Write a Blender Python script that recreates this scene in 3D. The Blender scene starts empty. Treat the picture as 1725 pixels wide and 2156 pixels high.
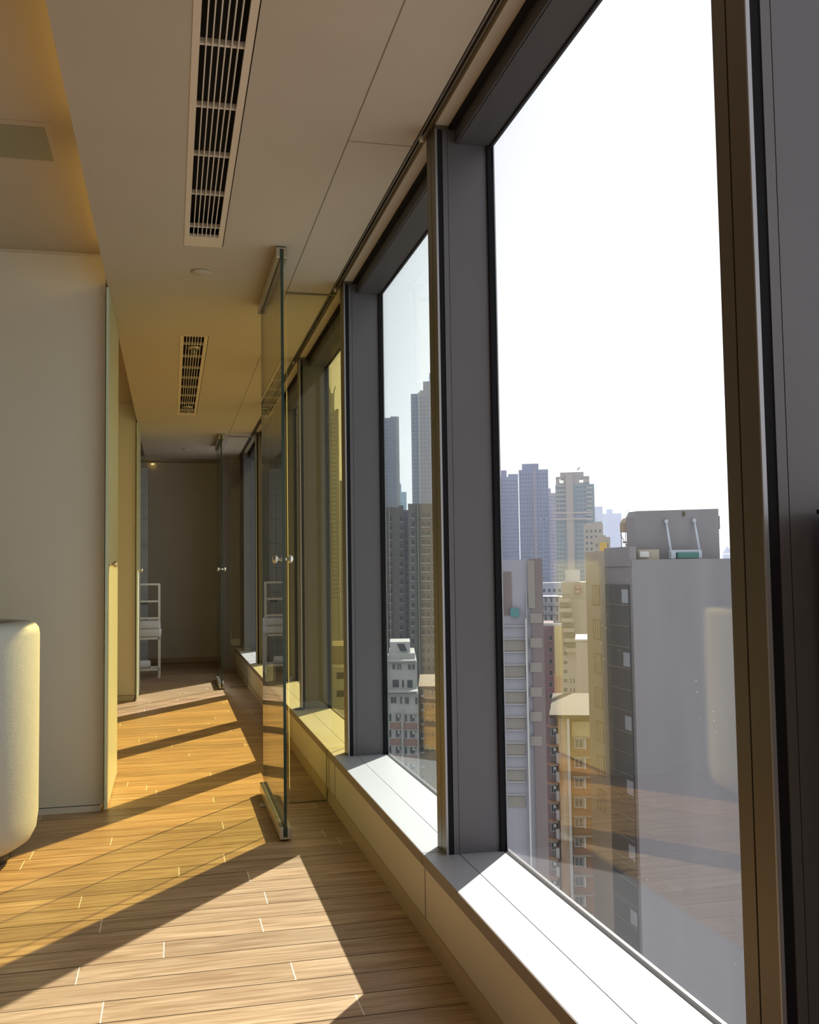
import bpy, bmesh, math, random
from mathutils import Vector, Matrix
random.seed(7)
S = bpy.context.scene
COL = S.collection

# ------------------------------------------------------------ camera
FPX, CAMH = 2087.7, 1.10
YAW, PIT, ROL = (math.radians(v) for v in (13.555, 3.570, -0.834))
fwd = Vector((math.sin(YAW)*math.cos(PIT), math.cos(YAW)*math.cos(PIT), math.sin(PIT)))
rt0 = Vector((math.cos(YAW), -math.sin(YAW), 0))
up0 = rt0.cross(fwd)
cr, sr = math.cos(ROL), math.sin(ROL)
CR = rt0*cr + up0*sr
CU = -rt0*sr + up0*cr
cam_d = bpy.data.cameras.new('camera')
cam = bpy.data.objects.new('camera', cam_d)
COL.objects.link(cam)
cam.matrix_world = Matrix(((CR.x, CU.x, -fwd.x, 0), (CR.y, CU.y, -fwd.y, 0), (CR.z, CU.z, -fwd.z, CAMH), (0, 0, 0, 1)))
cam_d.sensor_fit = 'VERTICAL'
cam_d.sensor_height = 36
cam_d.sensor_width = 36
cam_d.lens = FPX/2156*36
cam_d.clip_start = 0.02
cam_d.clip_end = 6000
S.camera = cam

# ------------------------------------------------------------ view, world, sun
S.view_settings.view_transform = 'Standard'
S.view_settings.look = 'None'
S.view_settings.gamma = 1.0
S.view_settings.exposure = 0.0
S.view_settings.use_curve_mapping = False
SKY = 1.35
SUN = 12.5
w = bpy.data.worlds.new('sky')
S.world = w
w.use_nodes = True
w.node_tree.nodes['Background'].inputs[0].default_value = (0.97, 0.98, 1.0, 1)
w.node_tree.nodes['Background'].inputs[1].default_value = SKY
KX, KY = 1.0, 1.29           # metres in x and y for each metre of height towards the sun
sd = bpy.data.lights.new('sun', 'SUN')
sd.energy = SUN
sd.angle = math.radians(0.53)
sd.color = (1.0, 0.94, 0.84)
sun = bpy.data.objects.new('sun', sd)
COL.objects.link(sun)
sun.rotation_euler = Vector((KX, KY, 1)).to_track_quat('Z', 'Y').to_euler()
sun.location = (30, 42, 32)
S.cycles.use_denoising = True
S.cycles.transparent_max_bounces = 24
S.cycles.max_bounces = 10
S.cycles.diffuse_bounces = 6
S.cycles.volume_bounces = 1
S.cycles.sample_clamp_indirect = 8
S.cycles.caustics_reflective = False
S.cycles.caustics_refractive = False

# ------------------------------------------------------------ helpers
def at(x, y, Y):
    "point of the world at depth Y seen at photo pixel x, y"
    d = CR*((x-862.5)/FPX) - CU*((y-1078)/FPX) + fwd
    t = Y/d.y
    return Vector((d.x*t, Y, CAMH+d.z*t))

def tag(o, label=None, cat=None, group=None, kind=None):
    for k, v in (('label', label), ('category', cat), ('group', group), ('kind', kind)):
        if v: o[k] = v
    return o

def link(o, parent=None):
    COL.objects.link(o)
    if parent is not None:
        o.parent = parent
        o.matrix_parent_inverse = Matrix.Translation(-parent.location)
    return o

def empty(name, loc, **k):
    o = bpy.data.objects.new(name, None)
    o.empty_display_size = 0.1
    o.location = loc
    COL.objects.link(o)
    return tag(o, **k)

class MB:
    def __init__(s): s.bm = bmesh.new(); s.mi = 0
    def face(s, pts, mi=None):
        f = s.bm.faces.new([s.bm.verts.new(p) for p in pts]); f.material_index = s.mi if mi is None else mi
        return s
    def box(s, x0, x1, y0, y1, z0, z1, mi=None, bev=0):
        m = s.mi if mi is None else mi
        vs = [s.bm.verts.new((x, y, z)) for x in (x0, x1) for y in (y0, y1) for z in (z0, z1)]
        fs = []
        for q in ((0, 1, 3, 2), (4, 6, 7, 5), (0, 4, 5, 1), (2, 3, 7, 6), (0, 2, 6, 4), (1, 5, 7, 3)):
            f = s.bm.faces.new([vs[i] for i in q]); f.material_index = m; fs.append(f)
        if bev:
            es = list({e for f in fs for e in f.edges})
            r = bmesh.ops.bevel(s.bm, geom=es, offset=bev, segments=2, affect='EDGES', profile=0.6)
            for f in r['faces']: f.material_index = m
        return s
    def tube(s, a, b, r, n=12, r2=None, mi=None):
        a, b = Vector(a), Vector(b)
        m = s.mi if mi is None else mi
        q = (b-a).to_track_quat('Z', 'Y')
        r2 = r if r2 is None else r2
        A, B = [], []
        for i in range(n):
            t = 2*math.pi*i/n
            v = q @ Vector((math.cos(t), math.sin(t), 0))
            A.append(s.bm.verts.new(a+v*r)); B.append(s.bm.verts.new(b+v*r2))
        for i in range(n):
            f = s.bm.faces.new((A[i], A[(i+1) % n], B[(i+1) % n], B[i])); f.material_index = m; f.smooth = True
        s.bm.faces.new(A[::-1]).material_index = m
        s.bm.faces.new(B).material_index = m
        return s
    def path(s, pts, r, n=8):
        for a, b in zip(pts, pts[1:]): s.tube(a, b, r, n)
        return s
    def lathe(s, prof, c=(0, 0, 0), n=48, mi=None, axis='Z'):
        m = s.mi if mi is None else mi
        rings = []
        for r, z in prof:
            ring = []
            for i in range(n):
                t = 2*math.pi*i/n
                p = (r*math.cos(t), r*math.sin(t), z)
                if axis == 'X': p = (z, p[0], p[1])
                ring.append(s.bm.verts.new((p[0]+c[0], p[1]+c[1], p[2]+c[2])))
            rings.append(ring)
        for A, B in zip(rings, rings[1:]):
            for i in range(n):
                f = s.bm.faces.new((A[i], A[(i+1) % n], B[(i+1) % n], B[i])); f.material_index = m; f.smooth = True
        for ring, rev in ((rings[0], True), (rings[-1], False)):
            f = s.bm.faces.new(ring[::-1] if rev else ring); f.material_index = m
        return s
    def prism(s, poly, y0, y1, mi=None):
        "polygon in x,z extruded along y"
        m = s.mi if mi is None else mi
        A = [s.bm.verts.new((x, y0, z)) for x, z in poly]
        B = [s.bm.verts.new((x, y1, z)) for x, z in poly]
        n = len(poly)
        fs = [s.bm.faces.new(A), s.bm.faces.new(B[::-1])]
        fs += [s.bm.faces.new((A[i], B[i], B[(i+1) % n], A[(i+1) % n])) for i in range(n)]
        for f in fs: f.material_index = m
        return s
    def mesh(s, name, mats):
        bmesh.ops.recalc_face_normals(s.bm, faces=s.bm.faces)
        me = bpy.data.meshes.new(name); s.bm.to_mesh(me); s.bm.free()
        for m in (mats if isinstance(mats, (list, tuple)) else [mats]): me.materials.append(m)
        return me
    def build(s, name, mats, parent=None, **k):
        o = bpy.data.objects.new(name, s.mesh(name, mats))
        link(o, parent)
        return tag(o, **k)

def nodes(name):
    m = bpy.data.materials.new(name); m.use_nodes = True
    return m, m.node_tree.nodes, m.node_tree.links, m.node_tree.nodes['Principled BSDF']

def mat(name, col, rough=0.6, metal=0.0, noise=0.0, scale=8.0, stretch=(1, 1, 1), bump=0.0, bscale=60, spec=0.5, col2=None):
    m, N, L, P = nodes(name)
    P.inputs['Base Color'].default_value = (*col, 1)
    P.inputs['Roughness'].default_value = rough
    P.inputs['Metallic'].default_value = metal
    P.inputs['Specular IOR Level'].default_value = spec
    tc = None
    if noise or bump:
        tc = N.new('ShaderNodeTexCoord'); mp = N.new('ShaderNodeMapping')
        mp.inputs['Scale'].default_value = stretch
        L.new(tc.outputs['Object'], mp.inputs['Vector'])
    if noise:
        nt = N.new('ShaderNodeTexNoise'); nt.inputs['Scale'].default_value = scale; nt.inputs['Detail'].default_value = 5
        L.new(mp.outputs[0], nt.inputs['Vector'])
        mx = N.new('ShaderNodeMix'); mx.data_type = 'RGBA'
        c2 = col2 or tuple(c*(1-noise) for c in col)
        rp = N.new('ShaderNodeMapRange'); rp.inputs[1].default_value = 0.35; rp.inputs[2].default_value = 0.65
        L.new(nt.outputs['Fac'], rp.inputs[0]); L.new(rp.outputs[0], mx.inputs['Factor'])
        mx.inputs[6].default_value = (*col, 1); mx.inputs[7].default_value = (*c2, 1)
        L.new(mx.outputs[2], P.inputs['Base Color'])
    if bump:
        n2 = N.new('ShaderNodeTexNoise'); n2.inputs['Scale'].default_value = bscale
        L.new(mp.outputs[0], n2.inputs['Vector'])
        b = N.new('ShaderNodeBump'); b.inputs['Strength'].default_value = bump; b.inputs['Distance'].default_value = 0.01
        L.new(n2.outputs['Fac'], b.inputs['Height']); L.new(b.outputs[0], P.inputs['Normal'])
    return m

def glass(name, tint, f0=0.04, dust=0.0):
    "clear pane: tinted transmission plus mirror reflection that rises towards grazing"
    m, N, L, P = nodes(name)
    N.remove(P)
    out = [n for n in N if n.type == 'OUTPUT_MATERIAL'][0]
    g = N.new('ShaderNodeNewGeometry')
    dt = N.new('ShaderNodeVectorMath'); dt.operation = 'DOT_PRODUCT'
    L.new(g.outputs['Incoming'], dt.inputs[0]); L.new(g.outputs['Normal'], dt.inputs[1])
    def mth(op, a, b=None):
        n = N.new('ShaderNodeMath'); n.operation = op
        for i, v in enumerate((a, b)):
            if v is None: continue
            if isinstance(v, (int, float)): n.inputs[i].default_value = v
            else: L.new(v, n.inputs[i])
        return n.outputs[0]
    k = mth('SUBTRACT', 1.0, mth('ABSOLUTE', dt.outputs['Value']))
    p5 = mth('POWER', k, 5.0)
    f = mth('ADD', mth('MULTIPLY', p5, 1-f0), f0)
    t = N.new('ShaderNodeBsdfTransparent'); t.inputs[0].default_value = (*tint, 1)
    gl = N.new('ShaderNodeBsdfGlossy'); gl.inputs['Roughness'].default_value = 0.0
    mx = N.new('ShaderNodeMixShader')
    L.new(f, mx.inputs[0]); L.new(t.outputs[0], mx.inputs[1]); L.new(gl.outputs[0], mx.inputs[2])
    last = mx.outputs[0]
    if dust:   # fine specks of dried rain on the outside of the pane
        tc = N.new('ShaderNodeTexCoord')
        v = N.new('ShaderNodeTexVoronoi'); v.inputs['Scale'].default_value = 42
        L.new(tc.outputs['Object'], v.inputs['Vector'])
        n3 = N.new('ShaderNodeTexNoise'); n3.inputs['Scale'].default_value = 3
        L.new(tc.outputs['Object'], n3.inputs['Vector'])
        rad = mth('MULTIPLY', mth('SUBTRACT', n3.outputs['Fac'], 0.45), 0.28)
        spot = mth('LESS_THAN', v.outputs['Distance'], rad)
        d = N.new('ShaderNodeBsdfDiffuse'); d.inputs[0].default_value = (0.8, 0.8, 0.8, 1)
        tr = N.new('ShaderNodeBsdfTranslucent'); tr.inputs[0].default_value = (0.8, 0.8, 0.8, 1)
        a2 = N.new('ShaderNodeAddShader'); L.new(d.outputs[0], a2.inputs[0]); L.new(tr.outputs[0], a2.inputs[1])
        m2 = N.new('ShaderNodeMixShader')
        L.new(mth('MULTIPLY', spot, dust), m2.inputs[0]); L.new(last, m2.inputs[1]); L.new(a2.outputs[0], m2.inputs[2])
        last = m2.outputs[0]
    L.new(last, out.inputs['Surface'])
    return m

def wood():
    m, N, L, P = nodes('oak_planks')
    tc = N.new('ShaderNodeTexCoord'); mp = N.new('ShaderNodeMapping'); mp.inputs['Scale'].default_value = (2.2, 34, 1)
    at_ = N.new('ShaderNodeAttribute'); at_.attribute_name = 'plank'
    cm = N.new('ShaderNodeCombineXYZ'); L.new(at_.outputs['Fac'], cm.inputs[2])
    sc = N.new('ShaderNodeVectorMath'); sc.operation = 'SCALE'; sc.inputs['Scale'].default_value = 40
    L.new(cm.outputs[0], sc.inputs[0])
    ad = N.new('ShaderNodeVectorMath'); ad.operation = 'ADD'
    L.new(tc.outputs['Object'], mp.inputs['Vector']); L.new(mp.outputs[0], ad.inputs[0]); L.new(sc.outputs[0], ad.inputs[1])
    nt = N.new('ShaderNodeTexNoise'); nt.inputs['Scale'].default_value = 1.6; nt.inputs['Detail'].default_value = 8; nt.inputs['Distortion'].default_value = 0.9
    L.new(ad.outputs[0], nt.inputs['Vector'])
    r = N.new('ShaderNodeValToRGB')
    e = r.color_ramp.elements
    e[0].position = 0.30; e[0].color = (0.28, 0.16, 0.078, 1)
    e[1].position = 0.70; e[1].color = (0.54, 0.37, 0.225, 1)
    L.new(nt.outputs['Fac'], r.inputs[0])
    hsv = N.new('ShaderNodeHueSaturation')
    mr = N.new('ShaderNodeMapRange'); mr.inputs[3].default_value = 0.82; mr.inputs[4].default_value = 1.12
    L.new(at_.outputs['Fac'], mr.inputs[0]); L.new(mr.outputs[0], hsv.inputs['Value'])
    L.new(r.outputs[0], hsv.inputs['Color']); L.new(hsv.outputs[0], P.inputs['Base Color'])
    P.inputs['Roughness'].default_value = 0.42
    P.inputs['Specular IOR Level'].default_value = 0.4
    b = N.new('ShaderNodeBump'); b.inputs['Strength'].default_value = 0.25; b.inputs['Distance'].default_value = 0.002
    L.new(nt.outputs['Fac'], b.inputs['Height']); L.new(b.outputs[0], P.inputs['Normal'])
    return m

M = dict(
    plaster=mat('warm_white_plaster', (0.45, 0.385, 0.30), 0.75, noise=0.04, scale=3),
    wallw=mat('white_wall_lacquer', (0.65, 0.635, 0.56), 0.55, noise=0.03, scale=2, bump=0.03, bscale=200),
    grey=mat('grey_wall', (0.78, 0.74, 0.60), 0.7, noise=0.05, scale=2),
    wood=wood(),
    woodgap=mat('dark_plank_gap', (0.06, 0.035, 0.02), 0.9),
    woodend=mat('pale_plank_end', (0.78, 0.70, 0.55), 0.7),
    base=mat('cream_baseboard', (0.50, 0.38, 0.22), 0.45),
    panel=mat('cream_sill_panel', (0.72, 0.65, 0.51), 0.5, noise=0.04, scale=3),
    lip=mat('sill_edge', (0.24, 0.19, 0.15), 0.5),
    sill=mat('silver_sill_metal', (0.39, 0.40, 0.44), 0.45, metal=0.15, noise=0.05, scale=20, stretch=(1, .05, 1)),
    frame=mat('grey_window_metal', (0.115, 0.11, 0.12), 0.42, metal=0.3, noise=0.06, scale=4),
    front=mat('champagne_mullion_metal', (0.14, 0.125, 0.10), 0.38, metal=0.6),
    edge=mat('bright_metal_edge', (0.34, 0.34, 0.37), 0.35, metal=0.6),
    black=mat('black_gasket', (0.012, 0.012, 0.015), 0.85, spec=0.15),
    head=mat('dark_window_head', (0.07, 0.066, 0.068), 0.5, metal=0.2),
    steel=mat('brushed_steel', (0.58, 0.56, 0.52), 0.28, metal=1.0),
    brass=mat('warm_steel_knob', (0.62, 0.52, 0.36), 0.25, metal=1.0),
    white=mat('white_paint', (0.82, 0.82, 0.80), 0.5),
    slat=mat('white_vent_metal', (0.62, 0.56, 0.48), 0.5),
    vframe=mat('vent_frame_paint', (0.62, 0.52, 0.40), 0.5),
    hole=mat('vent_dark', (0.01, 0.009, 0.009), 0.9),
    tub=mat('cream_stone_tub', (0.41, 0.42, 0.40), 0.55, noise=0.05, scale=30, bump=0.10, bscale=160),
    tubin=mat('tub_inner', (0.35, 0.22, 0.10), 0.6),
    plinth=mat('dark_plinth', (0.03, 0.025, 0.02), 0.7),
    tile=mat('grey_tile', (0.42, 0.45, 0.46), 0.3, noise=0.1, scale=6),
    towel=mat('white_terry', (0.82, 0.83, 0.86), 0.95, bump=0.6, bscale=250),
    accessp=mat('olive_grey_panel', (0.26, 0.25, 0.17), 0.7),
    sprk=mat('sprinkler_metal', (0.45, 0.40, 0.28), 0.35, metal=0.8),
    gedge=mat('dark_green_glass_edge', (0.012, 0.045, 0.036), 0.15, spec=0.8),
    gclear=glass('clear_door_glass', (0.955, 0.985, 0.965)),
    gpart=glass('partition_glass', (0.97, 0.985, 0.95)),
    w_neu=glass('neutral_window_glass', (0.985, 0.99, 0.995), 0.045, dust=0.30),
    w_cya=glass('cool_window_glass', (0.96, 1.0, 0.99), 0.045, dust=0.20),
    w_yel=glass('yellow_window_glass', (0.97, 0.875, 0.54), 0.045, dust=0.1),
)
def lit_edge():
    m, N, L, P = nodes('lit_glass_edge')
    P.inputs['Base Color'].default_value = (0.85, 0.88, 0.55, 1)  # pale yellow put into the edge colour for light piped through the glass
    P.inputs['Roughness'].default_value = 0.3
    t = N.new('ShaderNodeBsdfTranslucent'); t.inputs[0].default_value = (0.95, 0.92, 0.55, 1)
    x = N.new('ShaderNodeMixShader'); x.inputs[0].default_value = 0.7
    o = [n for n in N if n.type == 'OUTPUT_MATERIAL'][0]
    L.new(P.outputs[0], x.inputs[1]); L.new(t.outputs[0], x.inputs[2]); L.new(x.outputs[0], o.inputs[0])
    return m
M['pedge'] = lit_edge()
M['satin'] = mat('satin_yellow_green_glass', (0.42, 0.42, 0.33), .35, noise=.04, scale=2)

ZC = 2.515      # corridor ceiling
ZR = 2.69       # raised ceiling by the inner wall
ZS = 0.252      # top of the window sill
ZH = 2.457      # window head
Y0, Y1 = -2.6, 12.1

# ------------------------------------------------------------ floor
def make_floor():
    bm = bmesh.new()
    lay = bm.faces.layers.float.new('plank')
    def quad(x0, x1, y0, y1, z, mi, v=0.5):
        f = bm.faces.new([bm.verts.new(p) for p in ((x0, y0, z), (x1, y0, z), (x1, y1, z), (x0, y1, z))])
        f.material_index = mi; f[lay] = v
    known = {0: -.17, -1: .471, 1: .332, 2: -.252, 3: -.02, 4: .279, 5: -.216, 6: .317, 7: -.30, 8: .278, 9: .03, 10: .204, 13: -.243}
    W, yb = 0.1312, 2.642
    XL, XR = -4.5, 0.80
    rng = random.Random(11)
    for i in range(-40, 83):
        ya = yb+i*W
        L = rng.uniform(1.15, 1.35)
        j = known.get(i, rng.uniform(-0.3, 0.9))
        xs = []
        x = j
        while x > XL: xs.append(x); x -= L
        x = j+L
        while x < XR: xs.append(x); x += L
        xs = [XL]+sorted(xs)+[XR]
        g = 0.0018
        for a, b in zip(xs, xs[1:]):
            quad(a+0.0015, b-0.0015, ya+g, ya+W-g, 0.0, 0, rng.random())
        for a in xs[1:-1]: quad(a-0.0015, a+0.0015, ya+g, ya+W-g, 0.0, 2)
    quad(XL, XR, yb-40*W-.2, yb+83*W+.2, -0.004, 1)
    # slab under the boards
    b = MB(); b.bm.free(); b.bm = bm
    b.box(XL, XR, -2.75, 13.5, -0.10, -0.006, 1)
    me = bpy.data.meshes.new('floor'); bm.to_mesh(me); bm.free()
    for m in (M['wood'], M['woodgap'], M['woodend']): me.materials.append(m)
    o = bpy.data.objects.new('floor', me); link(o); tag(o, kind='structure')
make_floor()

def struct(name, b, m): return b.build(name, m, None, kind='structure')

# ------------------------------------------------------------ ceiling
XE = -0.30
VX0, VX1 = 0.053, 0.217
V1 = (-0.6, 4.258); V2 = (5.885, 8.80)
c = MB()
T = 2.62
# corridor ceiling slab with openings for the two vents and the curtain track slot
for (a, b_) in ((XE, VX0), (VX1, 0.776), (0.812, 0.855)):
    c.box(a, b_, Y0, Y1, ZC, ZC+.03)
for a, b_ in ((Y0, V1[0]), (V1[1], V2[0]), (V2[1], Y1)): c.box(VX0, VX1, a, b_, ZC, ZC+.03)
c.box(-0.12, 0.90, Y0, Y1, ZR, ZR+.1)
c.box(0.776, 0.812, Y0, Y1, 2.56, 2.60)
c.box(0.855, 0.999, Y0, 12.3, 2.56, 2.9)
struct('ceiling', c, M['plaster'])
c = MB(); c.box(-4.5, -0.12, -2.75, 13.5, ZR, ZR+.1)
c.box(-0.12, 1.0, Y1, 13.5, ZR-.02, ZR+.1)
struct('ceiling_raised', c, M['plaster'])
c = MB(); c.box(-0.15, -0.12, Y0, Y1, ZC+.03, ZR)
struct('trim_1', c, M['plaster'])                                   # back of the light cove
c = MB()                                                            # fine joints in the plasterboard
c.box(0.5605, 0.5635, Y0, Y1, ZC-.0008, ZC+.002)
c.box(0.5635, 0.776, 3.112, 3.1145, ZC-.0008, ZC+.002)
struct('trim_2', c, mat('ceiling_joint', (0.16, 0.13, 0.10), 0.9))

# ------------------------------------------------------------ walls
b = MB(); b.box(-4.5, -0.312, 5.0, 5.88, 0.03, 2.676); b.box(-4.5, -0.318, 5.006, 5.874, 2.676, ZR, 0)
b.box(-4.5, -0.325, 4.990, 5.875, 0.0, 0.026)
struct('wall_bathroom', b, M['wallw'])
b = MB(); b.box(-4.5, -0.312, 9.3, 10.16, 0.055, 2.69); b.box(-4.5, -0.33, 9.32, 10.15, 0.0, 0.05)
struct('wall_middle', b, M['wallw'])
b = MB(); b.box(-4.6, -4.5, -2.75, 13.5, 0, ZR); struct('wall_left', b, M['wallw'])
b = MB(); b.box(-4.5, 1.05, -2.75, -2.6, 0, ZR); struct('wall_back', b, M['wallw'])
b = MB(); b.box(-4.5, 0.75, 13.3, 13.45, 0, 2.6); b.box(-4.5, 0.75, 13.36, 13.5, 2.6, ZR); struct('wall_end', b, M['grey'])
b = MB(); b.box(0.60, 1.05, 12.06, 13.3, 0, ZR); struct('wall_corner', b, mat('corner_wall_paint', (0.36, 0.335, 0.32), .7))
b = MB(); b.box(-4.5, 0.6, 13.28, 13.3, 0, .06); struct('baseboard_end', b, M['base'])
b = MB(); b.box(-1.6, -0.268, 12.3, 12.5, 0, 2.42)
for k in range(1, 8): b.box(-1.6, -0.2665, 12.2985, 12.3, k*.3-.004, k*.3, 1)
b.box(-.36, -.268, 12.297, 12.3, .78, .83, 1); b.box(-.36, -.268, 12.297, 12.3, .52, .57, 1)
struct('wall_tiled', b, [M['tile'], mat('tile_joint', (0.16, 0.17, 0.17), .7)])

# parapet under the windows
b = MB(); b.box(0.752, 0.80, Y0, 12.06, 0.0, 0.24); b.box(0.80, 0.99, Y0, 12.06, -0.1, 0.235)
struct('wall_right', b, M['panel'])
b = MB(); b.prism([(0.742, 0), (0.756, 0), (0.756, 0.056), (0.747, 0.056)], Y0, 12.06); struct('baseboard_right', b, M['base'])
b = MB()
for k in range(-1, 6):
    y = 2.985+1.71*k
    b.box(0.7505, 0.7525, y-.002, y+.002, 0.056, 0.216)
struct('trim_3', b, M['lip'])

# ------------------------------------------------------------ window wall, one bay after another
PITCH = 1.706
tints = {-2: 'w_neu', -1: 'w_neu', 0: 'w_neu', 1: 'w_cya', 2: 'w_yel', 3: 'w_yel', 4: 'w_yel', 5: 'w_neu'}
desc = {0: 'large clear window nearest the camera with the grey concrete building behind it',
        1: 'narrow-looking window with the white air-conditioned building behind it',
        2: 'yellow-tinted window seen through the glass partition'}
for k in range(-2, 6):
    yj = 2.94+PITCH*k            # near face of the mullion at the far end of this bay
    ya = yj-PITCH+(0.09 if k == 0 else 0.105)          # far face of the mullion at the near end
    last = (k == 5)
    if last: yj = 11.46
    wv = empty('window_%d' % (k+3), (0.9, (ya+yj)/2, ZS), kind='structure', label=desc.get(k), )
    # sill: two metal boards with a fine joint, and its front edge
    s0, s1 = ya-0.06, yj+0.043
    if last: s1 = 12.06
    m_ = MB(); m_.box(0.7445, 0.8488, s0+.0015, s1-.0015, ZS-.012, ZS, bev=.0012); m_.box(0.8512, 0.9868, s0+.0015, s1-.0015, ZS-.012, ZS)
    m_.box(0.849, 0.851, s0, s1, ZS-.012, ZS-.006, 1)
    m_.build('sill', [M['sill'], M['black']], wv)
    m_ = MB(); m_.box(0.743, 0.7448, s0+.0015, s1-.0015, 0.216, ZS-.001); m_.box(0.7448, 0.753, s0+.0015, s1-.0015, 0.216, 0.222)
    m_.build('sill_edge', M['lip'], wv)
    # mullion at the far end
    if last:
        m_ = MB(); m_.box(0.81, 1.02, yj, 12.06, ZS, 2.56); m_.build('mullion', M['frame'], wv)
    else:
        e = 0.09 if k == -1 else 0.105
        m_ = MB(); m_.box(0.8120, 0.99, yj+.002, yj+e-.002, ZS, 2.52)
        m_.box(0.809, 0.8125, yj+.003, yj+.050, ZS, 2.52); m_.box(0.809, 0.8125, yj+.054, yj+e, ZS, 2.52)
        m_.build('mullion', M['front'], wv)
        m_ = MB(); m_.box(0.8085, 0.815, yj-.0015, yj+.002, ZS, 2.50); m_.build('bright_edge', M['edge'], wv)
        m_ = MB(); m_.box(0.815, 0.832, yj+.000, yj+.003, ZS, 2.50); m_.build('gasket', M['black'], wv)
        m_ = MB(); m_.box(0.832, 0.8478, yj-.002, yj+.003, ZS, 2.50); m_.box(0.8492, 0.977, yj-.002, yj+.003, ZS, 2.50)
        m_.build('jamb', M['frame'], wv)
        m_ = MB(); m_.box(0.832, 0.977, yj+e-.003, yj+e+.002, ZS, 2.50); m_.build('jamb', M['frame'], wv)
    # outer frame (black seal, then the metal stop round the pane)
    g0, g1 = ya, yj
    m_ = MB()
    for q in ((g0, g0+.012), (g1-.012, g1+.0)): m_.box(0.977, 0.9905, q[0], q[1], ZS, ZH+.02)
    m_.box(0.9870, 1.002, g0, g1, ZS-.03, ZS+.001); m_.box(0.985, 0.9905, g0, g1, ZH-.004, ZH+.02)
    m_.build('seal', M['black'], wv)
    m_ = MB()
    for q in ((g0-.02, g0+.008), (g1-.008, g1+.02)): m_.box(0.9985, 1.002, q[0], q[1], ZS-.02, ZH+.04)
    m_.build('outer_frame', M['edge'], wv)
    m_ = MB(); m_.box(0.991, 0.998, g0-.01, g1+.01, ZS-.01, ZH+.03); m_.build('pane', M[tints[k]], wv)
    # head
    m_ = MB(); m_.box(0.855, 0.873, s0, s1, 2.50, 2.56, 1); m_.box(0.873, 1.0, s0+.002, s1-.002, ZH, 2.56, 0)
    m_.box(0.8785, 0.8805, s0+.002, s1-.002, ZH-.001, ZH, 1)
    m_.build('head', [M['head'], M['black']], wv)
# outside face of the floor slabs, above and below the glass
b = MB(); b.box(1.0, 1.006, -2.7, 13.5, ZH+.03, 3.4); b.box(1.003, 1.05, -2.7, 13.5, -2.0, 0.22); b.box(1.0, 1.006, 11.4, 13.5, .2, 2.49)
for k in range(-3, 5):
    y = 2.94+PITCH*k; b.box(0.9985, 1.004, y+.02, y+.085, .225, ZH+.03)
struct('wall_outside', b, M['frame'])

# curtain track in its slot
t = empty('curtain_track', (0.794, 4, ZC), label='dark twin curtain rail sunk into a slot in the ceiling along the windows', cat='curtain rail')
MB().box(0.777, 0.811, Y0, 12.0, 2.545, 2.555).build('back', M['black'], t)
b = MB(); b.box(0.783, 0.788, Y0, 12.0, 2.520, 2.545); b.box(0.797, 0.801, Y0, 12.0, 2.520, 2.545); b.build('rail', mat('dark_rail', (0.25, 0.22, 0.18), .4, metal=.6), t)
for y in (3.05, 4.80, 6.52, 8.3, 10.1):
    MB().tube((0.793, y, 2.506), (0.793, y, 2.53), 0.007).build('glider', M['slat'], t)

# ------------------------------------------------------------ ceiling vents
def vent(y0, y1, plate0, plate1, bars, label):
    v = empty('ceiling_vent', ((VX0+VX1)/2, (y0+y1)/2, ZC), label=label, cat='vent', group='linear air vents in the corridor ceiling')
    z = ZC-0.002
    f = MB(); f.box(VX0, 0.0735, y0, y1, z, ZC+.012); f.box(0.192, VX1-.004, y0, y1, z, ZC+.012); f.box(VX1-.004, VX1, y0, y1, z+.006, ZC+.01, 1)
    f.box(0.0735, 0.192, y1-plate1, y1, z, ZC+.012)
    if plate0: f.box(0.0735, 0.192, y0, y0+plate0, z, ZC+.012)
    f.build('frame', [M['vframe'], M['hole']], v)
    d = MB(); d.box(0.06, 0.205, y0, y1, ZC+.10, ZC+.11); d.box(.055, .06, y0, y1, ZC+.012, ZC+.11); d.box(.205, .21, y0, y1, ZC+.012, ZC+.11)
    d.build('duct', M['hole'], v)
    for i in range(6):
        x = 0.0735+(0.192-0.0735)*(i+1)/7
        MB().box(x-.0017, x+.0017, y0+plate0, y1-plate1, ZC+.000, ZC+.014).build('slat', M['slat'], v)
    for y in bars:
        MB().box(0.0735, 0.192, y-.005, y+.005, ZC+.004, ZC+.02).build('cross_bar', M['slat'], v)
vent(V1[0], V1[1], 0, .12, [2.616-.355*i for i in range(1, 9)]+[2.616, 2.978, 3.333, 3.682, 4.036], 'long slatted air vent in the near ceiling, cut off by the top of the photo')
vent(V2[0], V2[1], .012, .07, [6.13+.355*i for i in range(8)], 'shorter slatted air vent further along, above the sunlit middle room')

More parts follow.
